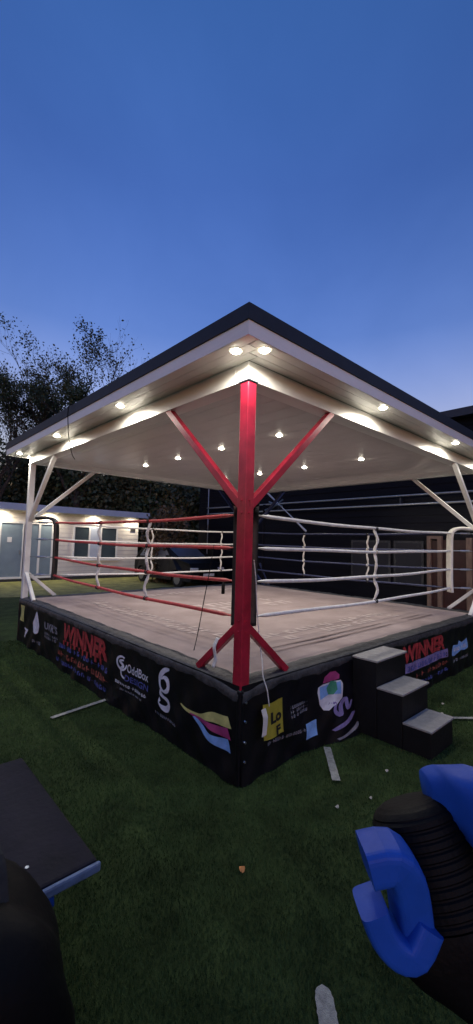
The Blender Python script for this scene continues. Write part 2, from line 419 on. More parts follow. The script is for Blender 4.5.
# corner wraps
for cx, cy, sx, sy in ((0,0,-1,-1),(0,S,-1,1),(S,0,1,-1),(S,S,1,1)):
    bm = bmesh.new(); box(bm, *sorted((cx-sx*.02, cx+sx*.022)), *sorted((cy-sy*.02, cy+sy*.022)), .003, P-.03)
    obj('corner_wrap', bm, M['vinyl'], ring, bevel=.01)
# rolled border over the deck edge
for side in range(4):
    bm = bmesh.new(); n = 130; prof = []
    for i in range(n+1):
        s = -.0+S*i/n; wob = .008*math.sin(s*7+side)+.006*math.sin(s*19+2*side)+.004*math.sin(s*41)
        dip = -.035*math.exp(-(s/.22)**2) if side in (0,1) else 0
        pts = [(-.165-wob, P+.004),(-.11, P+.016+wob*.8),(-.045, P+.018-wob*.6),(.004, P+.004),(.024+wob*.3, P-.030),(.020+wob*.3, P-.075-wob)]
        row = []
        for o_, z in pts:
            z += dip if o_ > -.1 else dip*.25
            s2 = min(max(s, -o_), S+o_) if o_ < 0 else s
            row.append(bm.verts.new({0:(-o_, s2, z), 1:(s2, -o_, z), 2:(S+o_, s2, z), 3:(s2, S+o_, z)}[side]))
        prof.append(row)
    for a, b in zip(prof, prof[1:]):
        for k in range(5): bm.faces.new((a[k], b[k], b[k+1], a[k+1]))
    o = obj('edge_border', bm, M['border'], ring, smooth=True)

for z in (.60,.46,.31,.17,.06):
    bm = bmesh.new(); tube(bm, [(.035,-.019,z),(.035,-.034,z)], .009, 12); obj('eyelet', bm, M['steel'], ring)
# ---- printing on banners
def put(bm2, side, s0, s1, z0, z1, m, parent, name='lettering', off=.004, skew=0.0, sub=True):
    """bm2 has 2D verts in unit box; mapped to s0..s1 (reading direction) and z0..z1"""
    bmesh.ops.triangulate(bm2, faces=bm2.faces[:])
    for _ in range(4):
        es = [e for e in bm2.edges if math.hypot((e.verts[0].co.x-e.verts[1].co.x)*(s1-s0), (e.verts[0].co.y-e.verts[1].co.y)*(z1-z0)) > .035]
        if not es: break
        bmesh.ops.subdivide_edges(bm2, edges=es, cuts=1); bmesh.ops.triangulate(bm2, faces=bm2.faces[:])
    for v in bm2.verts:
        s = s0 + (s1-s0)*v.co.x; z = z0 + (z1-z0)*v.co.y + skew*v.co.x
        v.co = Vector(apt(side, s, z, off))
    return obj(name, bm2, m, parent)
def textbm(body, bold=.02, narrow=1.0):
    cu = bpy.data.curves.new('t', 'FONT'); cu.body = body; cu.offset = bold; cu.resolution_u = 3
    o = bpy.data.objects.new('t', cu); link(o)
    dg = bpy.context.evaluated_depsgraph_get(); me = bpy.data.meshes.new_from_object(o.evaluated_get(dg))
    bm = bmesh.new(); bm.from_mesh(me)
    bpy.data.objects.remove(o); bpy.data.curves.remove(cu); bpy.data.meshes.remove(me)
    xs = [v.co.x for v in bm.verts]; ys = [v.co.y for v in bm.verts]
    for v in bm.verts: v.co = Vector(((v.co.x-min(xs))/(max(xs)-min(xs)), (v.co.y-min(ys))/(max(ys)-min(ys)), 0))
    return bm
def polybm(pts):
    bm = bmesh.new(); bm.faces.new([bm.verts.new((x, y, 0)) for x, y in pts]); return bm
def rects(L):
    bm = bmesh.new()
    for x0, x1, y0, y1 in L: bm.faces.new([bm.verts.new(c) for c in ((x0,y0,0),(x1,y0,0),(x1,y1,0),(x0,y1,0))])
    return bm
def marks(n, gap=.25, seed=1, rows=1, words=True):
    """unreadable small print: rows of little strokes"""
    rr = random.Random(seed); L = []
    for r_ in range(rows):
        y0 = r_/rows; h = .72/rows; wd = 1/n
        for i in range(n):
            if words and rr.random() < .14: continue
            x = i*wd; k = rr.random()
            L.append((x, x+wd*.22, y0, y0+h))
            if k > .3: L.append((x+wd*.5, x+wd*.72, y0, y0+h*(1 if k > .6 else .6)))
            if k < .7: L.append((x+wd*.221, x+wd*.499, y0+h*(.75 if k > .35 else .4), y0+h*(1 if k > .35 else .62)))
            if k > .45: L.append((x+wd*.221, x+wd*.499, y0, y0+h*.25))
        L.append((0, 1, y0+h*.42, y0+h*.45))
    if rows > 1: L.append((.001, .004, 0, 1))
    return rects(L)
def ribbon(pts, ws):
    bm = bmesh.new(); pts = smoothpath([(x,y,0) for x,y in pts], 6); n = len(pts); rows = []
    for i, p in enumerate(pts):
        t = i/(n-1)*(len(ws)-1); k = min(int(t), len(ws)-2); wd = ws[k]*(1-(t-k)) + ws[k+1]*(t-k)
        d = (pts[min(i+1,n-1)]-pts[max(i-1,0)]).normalized(); s = Vector((-d.y, d.x, 0))*wd/2
        rows.append((bm.verts.new(p+s), bm.verts.new(p-s)))
    for a, b in zip(rows, rows[1:]): bm.faces.new((a[0], a[1], b[1], b[0]))
    return bm

L_, R_ = aps[0], aps[1]
put(textbm('WINNER', .05), 0, 3.52, 2.17, .40, .63, M['tred'], L_)
# drips under the red word
rr = random.Random(3)
put(rects([(x, x+.035, rr.random()*.6, 1) for x in [i*.095+.02 for i in range(10)]] + [(0, 1, .97, 1)]), 0, 3.50, 2.20, .33, .41, M['tred'], L_, 'lettering', off=.0055, sub=False)
put(marks(20, seed=5), 0, 3.62, 2.10, .295, .37, M['tblue'], L_, 'small_print')
put(marks(13, seed=6), 0, 3.66, 2.08, .185, .275, M['torange'], L_, 'small_print')
put(marks(18, seed=8), 0, 3.70, 2.10, .095, .16, M['tblue'], L_, 'small_print')
put(rects([(0,1,0,1)]), 0, 5.52, 5.30, .36, .62, M['tyellow'], L_, 'sticker')
drop = [(.5+.5*math.sin(a)*(1 if math.cos(a) < 0 else (1-.55*math.cos(a))), .42-.42*-math.cos(a) if math.cos(a) < 0 else .42+.58*math.cos(a)) for a in [2*math.pi*k/24 for k in range(24)]]
put(polybm(drop), 0, 4.80, 4.50, .28, .62, M['twhite'], L_, 'emblem', sub=False)
put(textbm('7', .03), 0, 5.28, 5.02, .12, .28, M['twhite'], L_)
put(textbm("UKR'S", .03), 0, 4.28, 3.75, .42, .53, M['tgrey'], L_)
put(marks(9, seed=11, rows=2), 0, 4.28, 3.74, .30, .39, M['tgrey'], L_, 'small_print')
put(marks(6, seed=12, rows=1), 0, 4.75, 4.42, .14, .20, M['tgrey'], L_, 'small_print')
# OddBox design
put(ribbon([(.5+.42*math.cos(a), .5+.42*math.sin(a)) for a in [R(60+k*30) for k in range(11)]], [.1,.16,.16,.1]), 0, 1.93, 1.70, .40, .56, M['twhite'], L_, 'emblem', sub=False)
put(ribbon([(.65,.72),(.35,.6),(.65,.35),(.45,.15),(.5,-.25),(.9,-.35)], [.1,.17,.17,.15,.12]), 0, 1.93, 1.70, .40, .56, M['twhite'], L_, 'emblem', sub=False)
put(textbm('OddBox', .012), 0, 1.70, 1.28, .415, .50, M['twhite'], L_)
put(textbm('DESIGN', .012), 0, 1.72, 1.28, .325, .385, M['tblue'], L_)
put(marks(16, seed=13), 0, 1.93, 1.30, .262, .298, M['twhite'], L_, 'small_print')
put(marks(10, seed=14), 0, 1.85, 1.36, .215, .240, M['tgrey'], L_, 'small_print')
# tall double-bowl emblem
e6 = [(.85,1.0),(.5,.93),(.22,.78),(.14,.62),(.25,.47),(.5,.42),(.75,.48),(.84,.60),(.74,.72),(.5,.76),(.27,.70)]
put(ribbon(e6, [.05,.16,.20,.12,.06,.16,.20,.10,.04]), 0, 1.12, .90, .25, .62, M['twhite'], L_, 'emblem', sub=False)
e7 = [(.34,.45),(.22,.36),(.42,.29),(.78,.24),(.88,.12),(.66,.01),(.32,.02),(.13,.10),(.22,.20)]
put(ribbon(e7, [.06,.13,.08,.14,.18,.12,.05,.12]), 0, 1.12, .90, .25, .62, M['twhite'], L_, 'emblem', off=.0055, sub=False)
put(marks(12, seed=15), 0, 1.16, .78, .165, .20, M['tgrey'], L_, 'small_print')
# coloured swoosh
put(ribbon([(0,.63),(.42,.57),(.7,.72),(1,.80)], [.05,.12,.24,.27]), 0, .74, .09, .19, .49, M['tyellow'], L_, 'swoosh', sub=False)
put(ribbon([(.25,.55),(.6,.46),(1,.52)], [.03,.14,.28]), 0, .74, .09, .19, .49, M['tmag'], L_, 'swoosh', off=.0052, sub=False)
put(ribbon([(.32,.50),(.62,.20),(1,.22)], [.04,.18,.32]), 0, .74, .09, .19, .49, M['tlight'], L_, 'swoosh', off=.0064, sub=False)
# right banners
put(textbm('WINNER', .05), 1, 2.60, 3.85, .42, .62, M['tred'], R_)
put(marks(14, seed=21, words=False), 1, 2.50, 3.92, .315, .40, M['tblue'], R_, 'small_print')
put(rects([(0,1,0,1)]), 1, 2.48, 3.94, .30, .412, M['tpurple'], R_, 'print_band', off=.0025)
put(marks(12, seed=22), 1, 2.95, 3.98, .20, .275, M['torange'], R_, 'small_print')
put(marks(12, seed=23), 1, 2.95, 3.98, .11, .165, M['tblue'], R_, 'small_print')
put(polybm([(0,.1),(.1,.8),(.35,.75),(.45,1),(.6,.8),(.95,1),(1,.25),(.8,.15),(.5,.3),(.2,0)]), 1, 4.10, 4.72, .26, .46, M['tlight'], R_, 'emblem', sub=False)
put(marks(7, seed=24), 1, 4.18, 4.66, .33, .40, M['twhite'], R_, 'small_print', off=.006)
put(marks(9, seed=25), 1, 4.12, 4.75, .18, .235, M['tgrey'], R_, 'small_print')
put(rects([(0,1,0,1)]), 1, 5.05, 5.25, .2, .5, M['tgrey'], R_, 'sticker')
put(marks(9, seed=26, rows=3), 1, .57, .82, .345, .445, M['tgrey'], R_, 'small_print')
put(marks(18, seed=27), 1, .31, .76, .195, .235, M['tgrey'], R_, 'small_print', skew=0)
put(rects([(0,1,0,1)]), 1, .77, .93, .115, .245, M['tlight'], R_, 'sticker')
sh = [(0,.75),(.06,.3),(.2,.06),(.38,0),(.55,.08),(.75,.1),(.95,.28),(1,.8),(.92,.95),(.6,1),(.2,.98),(.04,.92)]
put(polybm(sh), 1, .94, 1.32, .29, .53, M['twhite'], R_, 'emblem', sub=False)
put(polybm([(x*.82+.08, y*.5+.42) for x, y in ((0,1),(0,.1),(.5,.25),(1,.05),(1,1))]), 1, .94, 1.32, .29, .53, M['tlight'], R_, 'emblem', off=.0055, sub=False)
put(polybm([(.35,.8),(.42,.55),(.6,.5),(.75,.65),(.72,.95),(.5,1.05)]), 1, .94, 1.32, .29, .53, M['tgreen'], R_, 'emblem', off=.007, sub=False)
put(polybm([(0,0),(.1,.6),(.4,1),(.75,.9),(1,.4),(.95,0)]), 1, 1.02, 1.28, .535, .62, M['tmag'], R_, 'emblem', sub=False)
put(ribbon([(0,.9),(.3,.8),(.25,.4),(.45,.1),(.5,.6),(.7,.9),(.75,.3),(.95,.7)], [.1,.16,.16,.1]), 1, 1.08, 1.46, .20, .36, M['tpurple'], R_, 'emblem', sub=False)
put(ribbon([(0,.1),(.3,.3),(.7,.55),(1,1)], [.2,.3,.3,.2]), 1, 1.12, 1.46, .10, .20, M['tpurple'], R_, 'emblem', sub=False)
put(ribbon([(0,0),(.4,.2),(.8,.5),(1,.8)], [.2,.25,.25,.2]), 1, 1.16, 1.50, .03, .12, M['tgrey'], R_, 'emblem', sub=False)

# faded print on canvas
cv = [o for o in ring.children if o.name.startswith('canvas')][0]
def floorprint(bm2, o, ex, ey, w_, h_, m):
    for v in bm2.verts:
        x = o[0]+ex[0]*v.co.x*w_+ey[0]*v.co.y*h_; y = o[1]+ex[1]*v.co.x*w_+ey[1]*v.co.y*h_
        v.co = Vector((x, y, fz(x,y)+.0035))
    obj('faded_print', bm2, m, cv)
floorprint(marks(13, seed=31, rows=2), (1.0,.75), (1,0), (0,1), 3.2, .42, M['print'])
floorprint(marks(14, seed=32, rows=2), (.72,4.6), (0,-1), (1,0), 3.4, .36, M['print'])
floorprint(marks(9, seed=33), (2.0,4.9), (1,0), (0,-1), 2.4, .28, M['print'])
floorprint(marks(6, seed=34, rows=2), (1.9,3.3), (1,0), (0,-1), 2.0, .8, M['print'])
for r0 in ():
    bmr = bmesh.new(); n = 64; A=[];Bb=[]
    for k in range(n):
        a = 2*math.pi*k/n; A.append(bmr.verts.new((r0*math.cos(a), r0*math.sin(a), 0))); Bb.append(bmr.verts.new(((r0+.09)*math.cos(a), (r0+.09)*math.sin(a), 0)))
    for k in range(n): bmr.faces.new((A[k],A[(k+1)%n],Bb[(k+1)%n],Bb[k]))
    floorprint(bmr, (S/2,S/2), (1,0), (0,1), 1, 1, M['print'])
floorprint(rects([(0,1,0,1)]), (.8,.48), (1,0), (0,1), 3.9, .035, M['print2'])
floorprint(rects([(0,1,0,1)]), (.9,.60), (1,0), (0,1), 3.6, .03, M['print2'])

# ropes
HR = (2.05, 1.755, 1.445, 1.135); I = .38
def ropepts(side, h, n=18):
    out = []
    for i in range(n+1):
        t = i/n; s = I + (S-2*I)*t; sag = -.03*4*t*(1-t) + .004*math.sin(s*3+h*9)
        if side in (0,1): bow = -.02*4*t*(1-t)
        else: bow = 0
        z = h + sag
        out.append({0:(I+bow, s, z), 1:(s, I+bow, z), 2:(S-I, s, z), 3:(s, S-I, z)}[side])
    return out
for side, m in ((0,'redrope'),(1,'whiterope'),(2,'bluerope'),(3,'whiterope')):
    for h in HR:
        bm = bmesh.new(); tube(bm, ropepts(side, h), .0185, 10); obj('rope', bm, M[m], ring, smooth=True)
def ropeat(side, s, h):
    t = (s-I)/(S-2*I); z = h -.03*4*t*(1-t); bow = -.02*4*t*(1-t) if side in (0,1) else 0
    return Vector({0:(I+bow, s, z), 1:(s, I+bow, z), 2:(S-I, s, z), 3:(s, S-I, z)}[side])
def spacer(side, s, m='cloth', lean=0.0):
    bm = bmesh.new(); pts = []; k = 0
    for z_i in range(31):
        t = z_i/30; h = HR[0]+.02 - t*(HR[0]-HR[3]+.04)
        p = ropeat(side, s + .010*math.sin(t*11+s*2)+.007*math.sin(t*29+s), h)
        out = .018*math.cos(t*math.pi*6)
        p += Vector({0:(out,0,0), 1:(0,out,0), 2:(out,0,0), 3:(0,out,0)}[side]); pts.append(p)
    rs = [.012+.006*abs(math.sin(i*.9))+.003*random.random() for i in range(31)]
    tube(bm, pts, rs, 7); o = obj('rope_spacer', bm, M[m], ring, smooth=True)
    for h in HR:
        c = ropeat(side, s, h); d = {0:(0,1,0),1:(1,0,0),2:(0,1,0),3:(1,0,0)}[side]
        bm = bmesh.new(); tube(bm, [c-Vector(d)*.022, c+Vector(d)*.022], .027, 10); obj('tie', bm, M['blackcloth'] if h in (HR[0],HR[3]) or side == 0 else M[m], o)
spacer(0, 2.03); spacer(0, 3.35); spacer(1, 2.66)
spacer(2, 1.93); spacer(2, 3.5); spacer(3, 2.35); spacer(3, 4.25)
# corner pads and turnbuckles
for cx, cy, sx, sy, m in ((0,0,1,1,'blackpad'),(0,S,1,-1,'blackpad'),(S,0,-1,1,'whitepad'),(S,S,-1,-1,'blackpad')):
    dg_ = Vector((sx, sy, 0)).normalized(); side = Vector((-dg_.y, dg_.x, 0)); c0 = Vector((cx, cy, 0))
    q = (I+.015)*math.sqrt(2); hw = .23
    pth = smoothpath([c0+dg_*q+Vector((0,0,1.06)), c0+dg_*(q+.01)+Vector((0,0,1.3)), c0+dg_*(q+.005)+Vector((0,0,1.7)), c0+dg_*(q-.005)+Vector((0,0,2.0)), c0+dg_*(q-.06)+Vector((0,0,2.10)), c0+dg_*(q-.18)+Vector((0,0,2.135)), c0+dg_*.20+Vector((0,0,2.12))], 5)
    bm = bmesh.new(); sweep(bm, pth, side, (.23 if cy == 0 and cx == 0 else .14) if m == 'blackpad' else .17, .055, 14); obj('corner_pad', bm, M[m], ring, smooth=True)
    for h in HR:
        for k in (0, 1):
            e_ = Vector((cx+sx*(I if k else I+.02), cy+sy*(I+.02 if k else I), h)); st = Vector((cx+sx*.08, cy+sy*.08, h))
            if k == 0:
                bm = bmesh.new(); L2 = e_-st; tube(bm, [st, st+L2*.25, st+L2*.28, st+L2*.62, st+L2*.65, st+L2*.98], [.008,.008,.018,.018,.010,.010], 8); obj('turnbuckle', bm, M['steel'], ring, smooth=True)

# ------------------------------------------------------------------ things on/around the ring
t = thing('portable_steps', 'black three tread wooden steps with grey carpeted tops against the ring', 'steps')
for k, (zt, y0, y1) in enumerate(((.715,-.285,-.03),(.478,-.535,-.290),(.24,-.785,-.540))):
    bm = B(1.50, 2.10-k*.06, y0, y1, .003, zt-.02); obj('step_box', bm, M['stepbox'], t, bevel=.004)
    bm = B(1.49, 2.11-k*.06, y0-.012, y1-.001, zt-.0185, zt); obj('tread', bm, M['steptop'], t, bevel=.004)

t = thing('card_sign', 'yellow card with black lettering hung by white string on the near ring corner', 'sign', (.30, -.075, .43))
bm = bmesh.new(); n = 10
def sgn(u, v): return Vector((-.12+.24*u, -.012*math.sin(u*5)-.02*v*v+.01, .13-.26*v))
vv = [[bm.verts.new(sgn(i/n, j/n)) for j in range(n+1)] for i in range(n+1)]
for i in range(n):
    for j in range(n): bm.faces.new((vv[i][j], vv[i+1][j], vv[i+1][j+1], vv[i][j+1]))
bmesh.ops.solidify(bm, geom=bm.faces[:], thickness=.002)
card = obj('card', bm, M['yellow'], t)
for body, u0, u1, v0, v1 in (('Lo', .30, .92, .62, .28), ('F', .58, .85, .98, .72)):
    b2 = textbm(body, .05)
    for v in b2.verts:
        q = sgn(u0+(u1-u0)*v.co.x, v0+(v1-v0)*v.co.y); v.co = q + Vector((0,-.0045,0))
    obj('lettering', b2, M['ink'], card)
bm = bmesh.new()
sweep(bm, [sgn(-.02,.10)+Vector((0,-.012,0)), sgn(.04,.35)+Vector((0,-.018,0)), sgn(.02,.6)+Vector((0,-.015,0)), sgn(-.01,.85)+Vector((0,-.008,0))], (1,0,.1), .05, .006, 8)
obj('folded_edge', bm, M['whitepad'], t)

bm = bmesh.new()
tube(bm, smoothpath([(.17,.06,1.66),(.20,.06,1.49),(.22,.06,1.25),(.25,.05,1.0),(.21,-.02,.86),(.19,-.05,.77),(.20,-.085,.68),(.21,-.09,.62),(.22,-.095,.55)], 5), .0045, 6)
tag(obj('hanging_string', bm, M['cloth'], None, smooth=True), 'thin white string running down beside the red post to the yellow card', 'string')
bm = bmesh.new()
tube(bm, smoothpath([(.36,.80,1.77),(.33,.82,1.5),(.31,.86,1.25),(.30,.92,.95),(.29,.97,.74)], 5), .0042, 6)
tag(obj('power_cord', bm, M['blackrub'], None, smooth=True), 'thin black cord hanging from a red rope down to the ring floor', 'cord')
bm = bmesh.new()
tube(bm, smoothpath([(.1,2.80,3.475),(-.2,2.84,3.472),(-.345,2.87,3.45),(-.345,2.88,3.2),(-.30,2.92,3.0),(-.24,2.97,2.86),(-.20,2.97,2.80)], 5), .006, 6)
tag(obj('roof_cable', bm, M['blackrub'], None, smooth=True), 'thin dark cable draped over the left roof edge and dangling below it', 'cable')
bm = bmesh.new()
sweep(bm, smoothpath([(.02,.30,1.02),(-.01,.31,.95),(0.0,.30,.86),(-.012,.315,.79)], 4), (0.2,1,0), .045, .012, 8)
tag(obj('ribbon', bm, M['cloth'], None, smooth=True), 'small white cloth ribbon tied on the left foot brace of the red post', 'ribbon')
bt = thing('bottle', 'small dark bottle standing on the ring canvas near the far corner', 'bottle', (3.46, 4.2, P+.004))
bm = bmesh.new(); tube(bm, [(0,0,0),(0,0,.01),(0,0,.19),(0,0,.22)], [.034,.036,.036,.016], 14); obj('body', bm, M['blackrub'], bt, smooth=True)
bm = bmesh.new(); tube(bm, [(0,0,.22),(0,0,.25)], .018, 12); obj('cap', bm, M['blackpad'], bt)

# ------------------------------------------------------------------ garden building
gb = thing('garden_building', 'low cream clad building with pale metal roof edge and lit downlights', 'building')
GY = 15.6
obj('wall', B(-1.5, 7.85, GY, GY+4, 0, 2.95), M['render'], gb)
bm = bmesh.new()
for k in range(1, 17): box(bm, -1.5, 7.85, GY-.004, GY+.001, k*.18-.003, k*.18+.003)
obj('cladding_joints', bm, M['tgrey'], gb)
obj('plinth', B(-1.52, 7.87, GY-.03, GY-.008, 0, .14), M['border'], gb)
obj('soffit', B(-1.6, 8.1, GY-.52, GY-.004, 2.86, 2.90), M['beam'], gb)
obj('fascia', B(-1.62, 8.12, GY-.56, GY-.522, 2.80, 3.06), M['fasciablue'], gb)
obj('roof', B(-1.6, 8.1, GY-.52, GY+4.2, 2.952, 3.04), M['barndark'], gb)
for x in (.2, 1.9, 3.7, 5.6, 7.45): downlight(x, GY-.27, 2.86, gb, 29, ang=165, warm=(1,.86,.64), r=.045)
# glazed doors (french pair)
def opening(x0, x1, z0, z1, mull, pane, name):
    fr = bmesh.new(); f = .08
    box(fr, x0, x1, GY-.05, GY-.008, z1-f, z1); box(fr, x0, x1, GY-.05, GY-.008, z0, z0+f)
    xs = [x0] + mull + [x1-f]
    for x in xs: box(fr, x, x+f, GY-.049, GY-.0075, z0+f, z1-f)
    fo = obj(name, fr, M['frame'], gb)
    for a, b in zip(xs, xs[1:]): obj('pane', B(a+f, b, GY-.025, GY-.009, z0+f, z1-f), pane, fo)
    return fo
d = opening(1.85, 2.82, .12, 2.38, [2.70], M['doorblue'], 'door')
obj('door_notice', B(2.16,2.32,GY-.032,GY-.0255,1.55,1.75), M['frame'], d)
obj('handle', B(2.60,2.64,GY-.07,GY-.0255,1.1,1.25), M['steel'], d)
opening(2.9, 3.9, .12, 2.38, [3.3], M['doorblue'], 'door')
opening(.3, 1.75, .12, 2.38, [1.0], M['glass'], 'door')
wn = opening(4.70, 6.78, .86, 2.34, [5.40, 5.92], M['glass'], 'window')
bm = B(5.48, 5.92, GY-.055, GY-.0255, .94, 2.26); obj('blind', bm, M['fasciablue'], wn)
obj('sill', B(4.62, 6.86, GY-.12, GY-.008, .80, .858), M['frame'], wn)
obj('vent', B(7.42, 7.66, GY-.035, GY-.008, 2.18, 2.36), M['border'], gb)

# ------------------------------------------------------------------ barn behind the ring
ba = thing('dark_barn', 'long dark clad building with horizontal boards rising behind the ring on the right', 'building')
BX = 9.0; BY0, BY1 = -9.0, 12.3; BH = 5.32
bm = bmesh.new(); nb = 25; hb = (BH-.2)/nb
for k in range(nb):
    z0 = k*hb
    vs4 = [bm.verts.new(c) for c in ((BX-.028, BY0, z0), (BX-.004, BY0, z0+hb), (BX-.004, BY1, z0+hb), (BX-.028, BY1, z0))]; bm.faces.new(vs4)
    v2 = [bm.verts.new(c) for c in ((BX-.028, BY0, z0), (BX-.028, BY1, z0), (BX-.004, BY1, z0), (BX-.004, BY0, z0))]; bm.faces.new(v2)
obj('cladding', bm, M['barn'], ba)
obj('wall', B(BX, BX+7, BY0, BY1, 0, BH-.2), M['barn'], ba)
bm = bmesh.new()
bm.free()
obj('roof', B(BX-.25, BX+7.2, BY0-.2, BY1+.2, BH-.198, BH), M['barndark'], ba)
for z in (3.20, 2.95):
    bm = bmesh.new(); tube(bm, [(BX-.21, BY0+i_*.5, z) for i_ in range(42)], .028, 12); obj('rail', bm, M['rail'], ba, smooth=True)
for y in (-1.5, 3.0, 7.5):
    bm = bmesh.new(); box(bm, BX-.18, BX-.03, y-.02, y+.02, 2.94, 3.22); obj('rail_bracket', bm, M['roofdark'], ba)
for y0, y1 in ((3.35,4.6),(2.42,3.25)):
    w_ = obj('window', B(BX-.06, BX-.03, y0, y1, .75, 1.96), M['border'], ba)
    obj('pane', B(BX-.066, BX-.0605, y0+.06, y1-.06, .81, 1.90), M['darkpane'], w_)
dr = obj('door', B(BX-.07, BX-.031, 2.04, 2.20, .02, 1.98), M['darkred'], ba)
fr = bmesh.new()
box(fr, BX-.14, BX-.03, 2.205, 2.30, .01, 2.02); box(fr, BX-.14, BX-.03, 1.93, 2.035, .01, 2.02); box(fr, BX-.142, BX-.028, 1.93, 2.30, 2.021, 2.10)
obj('door_frame', fr, M['timber'], dr)
obj('red_panel', B(BX-.06, BX-.032, 1.36, 1.92, .02, 2.0), M['darkred'], ba)
fr = bmesh.new(); box(fr, BX-.14, BX-.03, 1.22, 1.35, .01, 2.06); obj('timber_post', fr, M['timber'], ba)

# dark mast with slanting arm
t = thing('lifting_frame', 'dark mast with a pale slanting arm standing beyond the far corner of the ring', 'frame', (8.0, 7.3, 0))
bm = bmesh.new(); tube(bm, [(0,.1,0),(0,.1,3.1)], .05, 10); obj('mast', bm, M['barn'], t)
bm = bmesh.new(); tube(bm, [(0,.0,3.52),(0,-1.70,2.19)], .034, 10); obj('slanting_arm', bm, M['polepale'], t)
bm = bmesh.new(); tube(bm, [(-.02,-.25,2.95),(-.02,-.75,3.22)], .026, 8); tube(bm, [(-.03,-.15,3.18),(-.03,-.75,3.0)], .026, 8); tube(bm, [(0,.1,2.9),(-.02,-.5,3.06)], .026, 8); obj('cross_bars', bm, M['steel'], t)
bm = bmesh.new(); tube(bm, [(0,.25,1.1),(0,-.25,.3)], .04, 8); tube(bm,[(0,.1,.04),(0,-1.2,.04)],.04,8); obj('foot', bm, M['bluerope'], t)
bm = bmesh.new(); tube(bm, [(8.85,11.5,0),(8.85,11.5,4.3)], [.035,.025], 10)
tag(obj('thin_pole', bm, M['polepale'], None, smooth=True), 'slender pale pole standing upright behind the far end of the ring', 'pole')

# ------------------------------------------------------------------ parked car
car = thing('parked_car', 'dark parked car on the lawn between the cream building and the dark barn', 'car', (7.75, 12.15, 0), R(-90))
# local: +x is the front (towards -Y in the world)
prof = [(-2.05,.32),(-2.12,.62),(-2.08,.98),(-1.85,1.08),(-1.45,1.55),(-.6,1.66),(.25,1.62),(1.0,1.12),(1.95,.96),(2.14,.75),(2.16,.40),(2.05,.28),(1.75,.28)]
arch = []
for cx_ in (1.32, -1.32):
    arch += [(cx_+.37*math.cos(a), .33+.37*math.sin(a)) for a in [R(-8+k*(196)/8) for k in range(9)]]
full = prof[:12] + [(1.70,.28)] + arch[:9] + [(.9,.26),(-.9,.26)] + arch[9:] + [(-1.70,.3)]
bm = bmesh.new()
def hw_(x, z): return .88 - max(0, z-.95)*.28 - max(0, abs(x)-1.6)*.22
A = [bm.verts.new((x, hw_(x,z), z)) for x, z in full]; Bv = [bm.verts.new((x, -hw_(x,z), z)) for x, z in full]
n = len(full)
for k in range(n): bm.faces.new((A[k], A[(k+1)%n], Bv[(k+1)%n], Bv[k]))
fa = bm.faces.new(A); fb = bm.faces.new(Bv[::-1])
bmesh.ops.triangulate(bm, faces=[fa, fb])
obj('body', bm, M['carpaint'], car, bevel=.03)
bm = bmesh.new()
q = [(.30,1.585),(.97,1.15)]
vsq = [bm.verts.new(c) for c in ((.32,.63,1.60),(.32,-.63,1.60),(.97,-.76,1.165),(.97,.76,1.165))]; bm.faces.new(vsq)
bmesh.ops.solidify(bm, geom=bm.faces[:], thickness=-.015); obj('windscreen', bm, M['carglass'], car)
for sgn_ in (1,-1):
    for pl in ([(.80,1.12),(.22,1.54),(-.35,1.57),(-.35,1.12)], [(-.43,1.12),(-.43,1.57),(-1.25,1.50),(-1.55,1.12)]):
        bm = bmesh.new(); f = bm.faces.new([bm.verts.new((x, sgn_*(hw_(x,z)+.006), z)) for x, z in pl])
        bmesh.ops.solidify(bm, geom=[f], thickness=.012*sgn_); obj('side_window', bm, M['carglass'], car)
    for cx_ in (1.32,-1.32):
        bm = bmesh.new(); tube(bm, [(cx_, sgn_*.62,.33),(cx_, sgn_*.64,.33),(cx_, sgn_*.84,.33),(cx_, sgn_*.86,.33)], [.28,.325,.325,.29], 24)
        wh = obj('wheel', bm, M['tyre'], car, smooth=True)
        bm = bmesh.new(); tube(bm, [(cx_, sgn_*.855,.33),(cx_, sgn_*.872,.33)], .20, 18)
        obj('rim', bm, M['rim'], wh)
    bm = bmesh.new(); box(bm, 2.02, 2.16, *sorted((sgn_*.48, sgn_*.78)), .66, .80); obj('headlight', bm, M['lens'], car, bevel=.02)
    bm = bmesh.new(); box(bm, .72, .86, *sorted((sgn_*.86, sgn_*1.02)), 1.10, 1.22); obj('wing_mirror', bm, M['carpaint'], car, bevel=.02)
obj('grille', B(2.10, 2.175, -.42, .42, .45, .68), M['blackrub'], car)
obj('number_plate', B(2.17, 2.185, -.26, .26, .48, .58), M['twhite'], car)

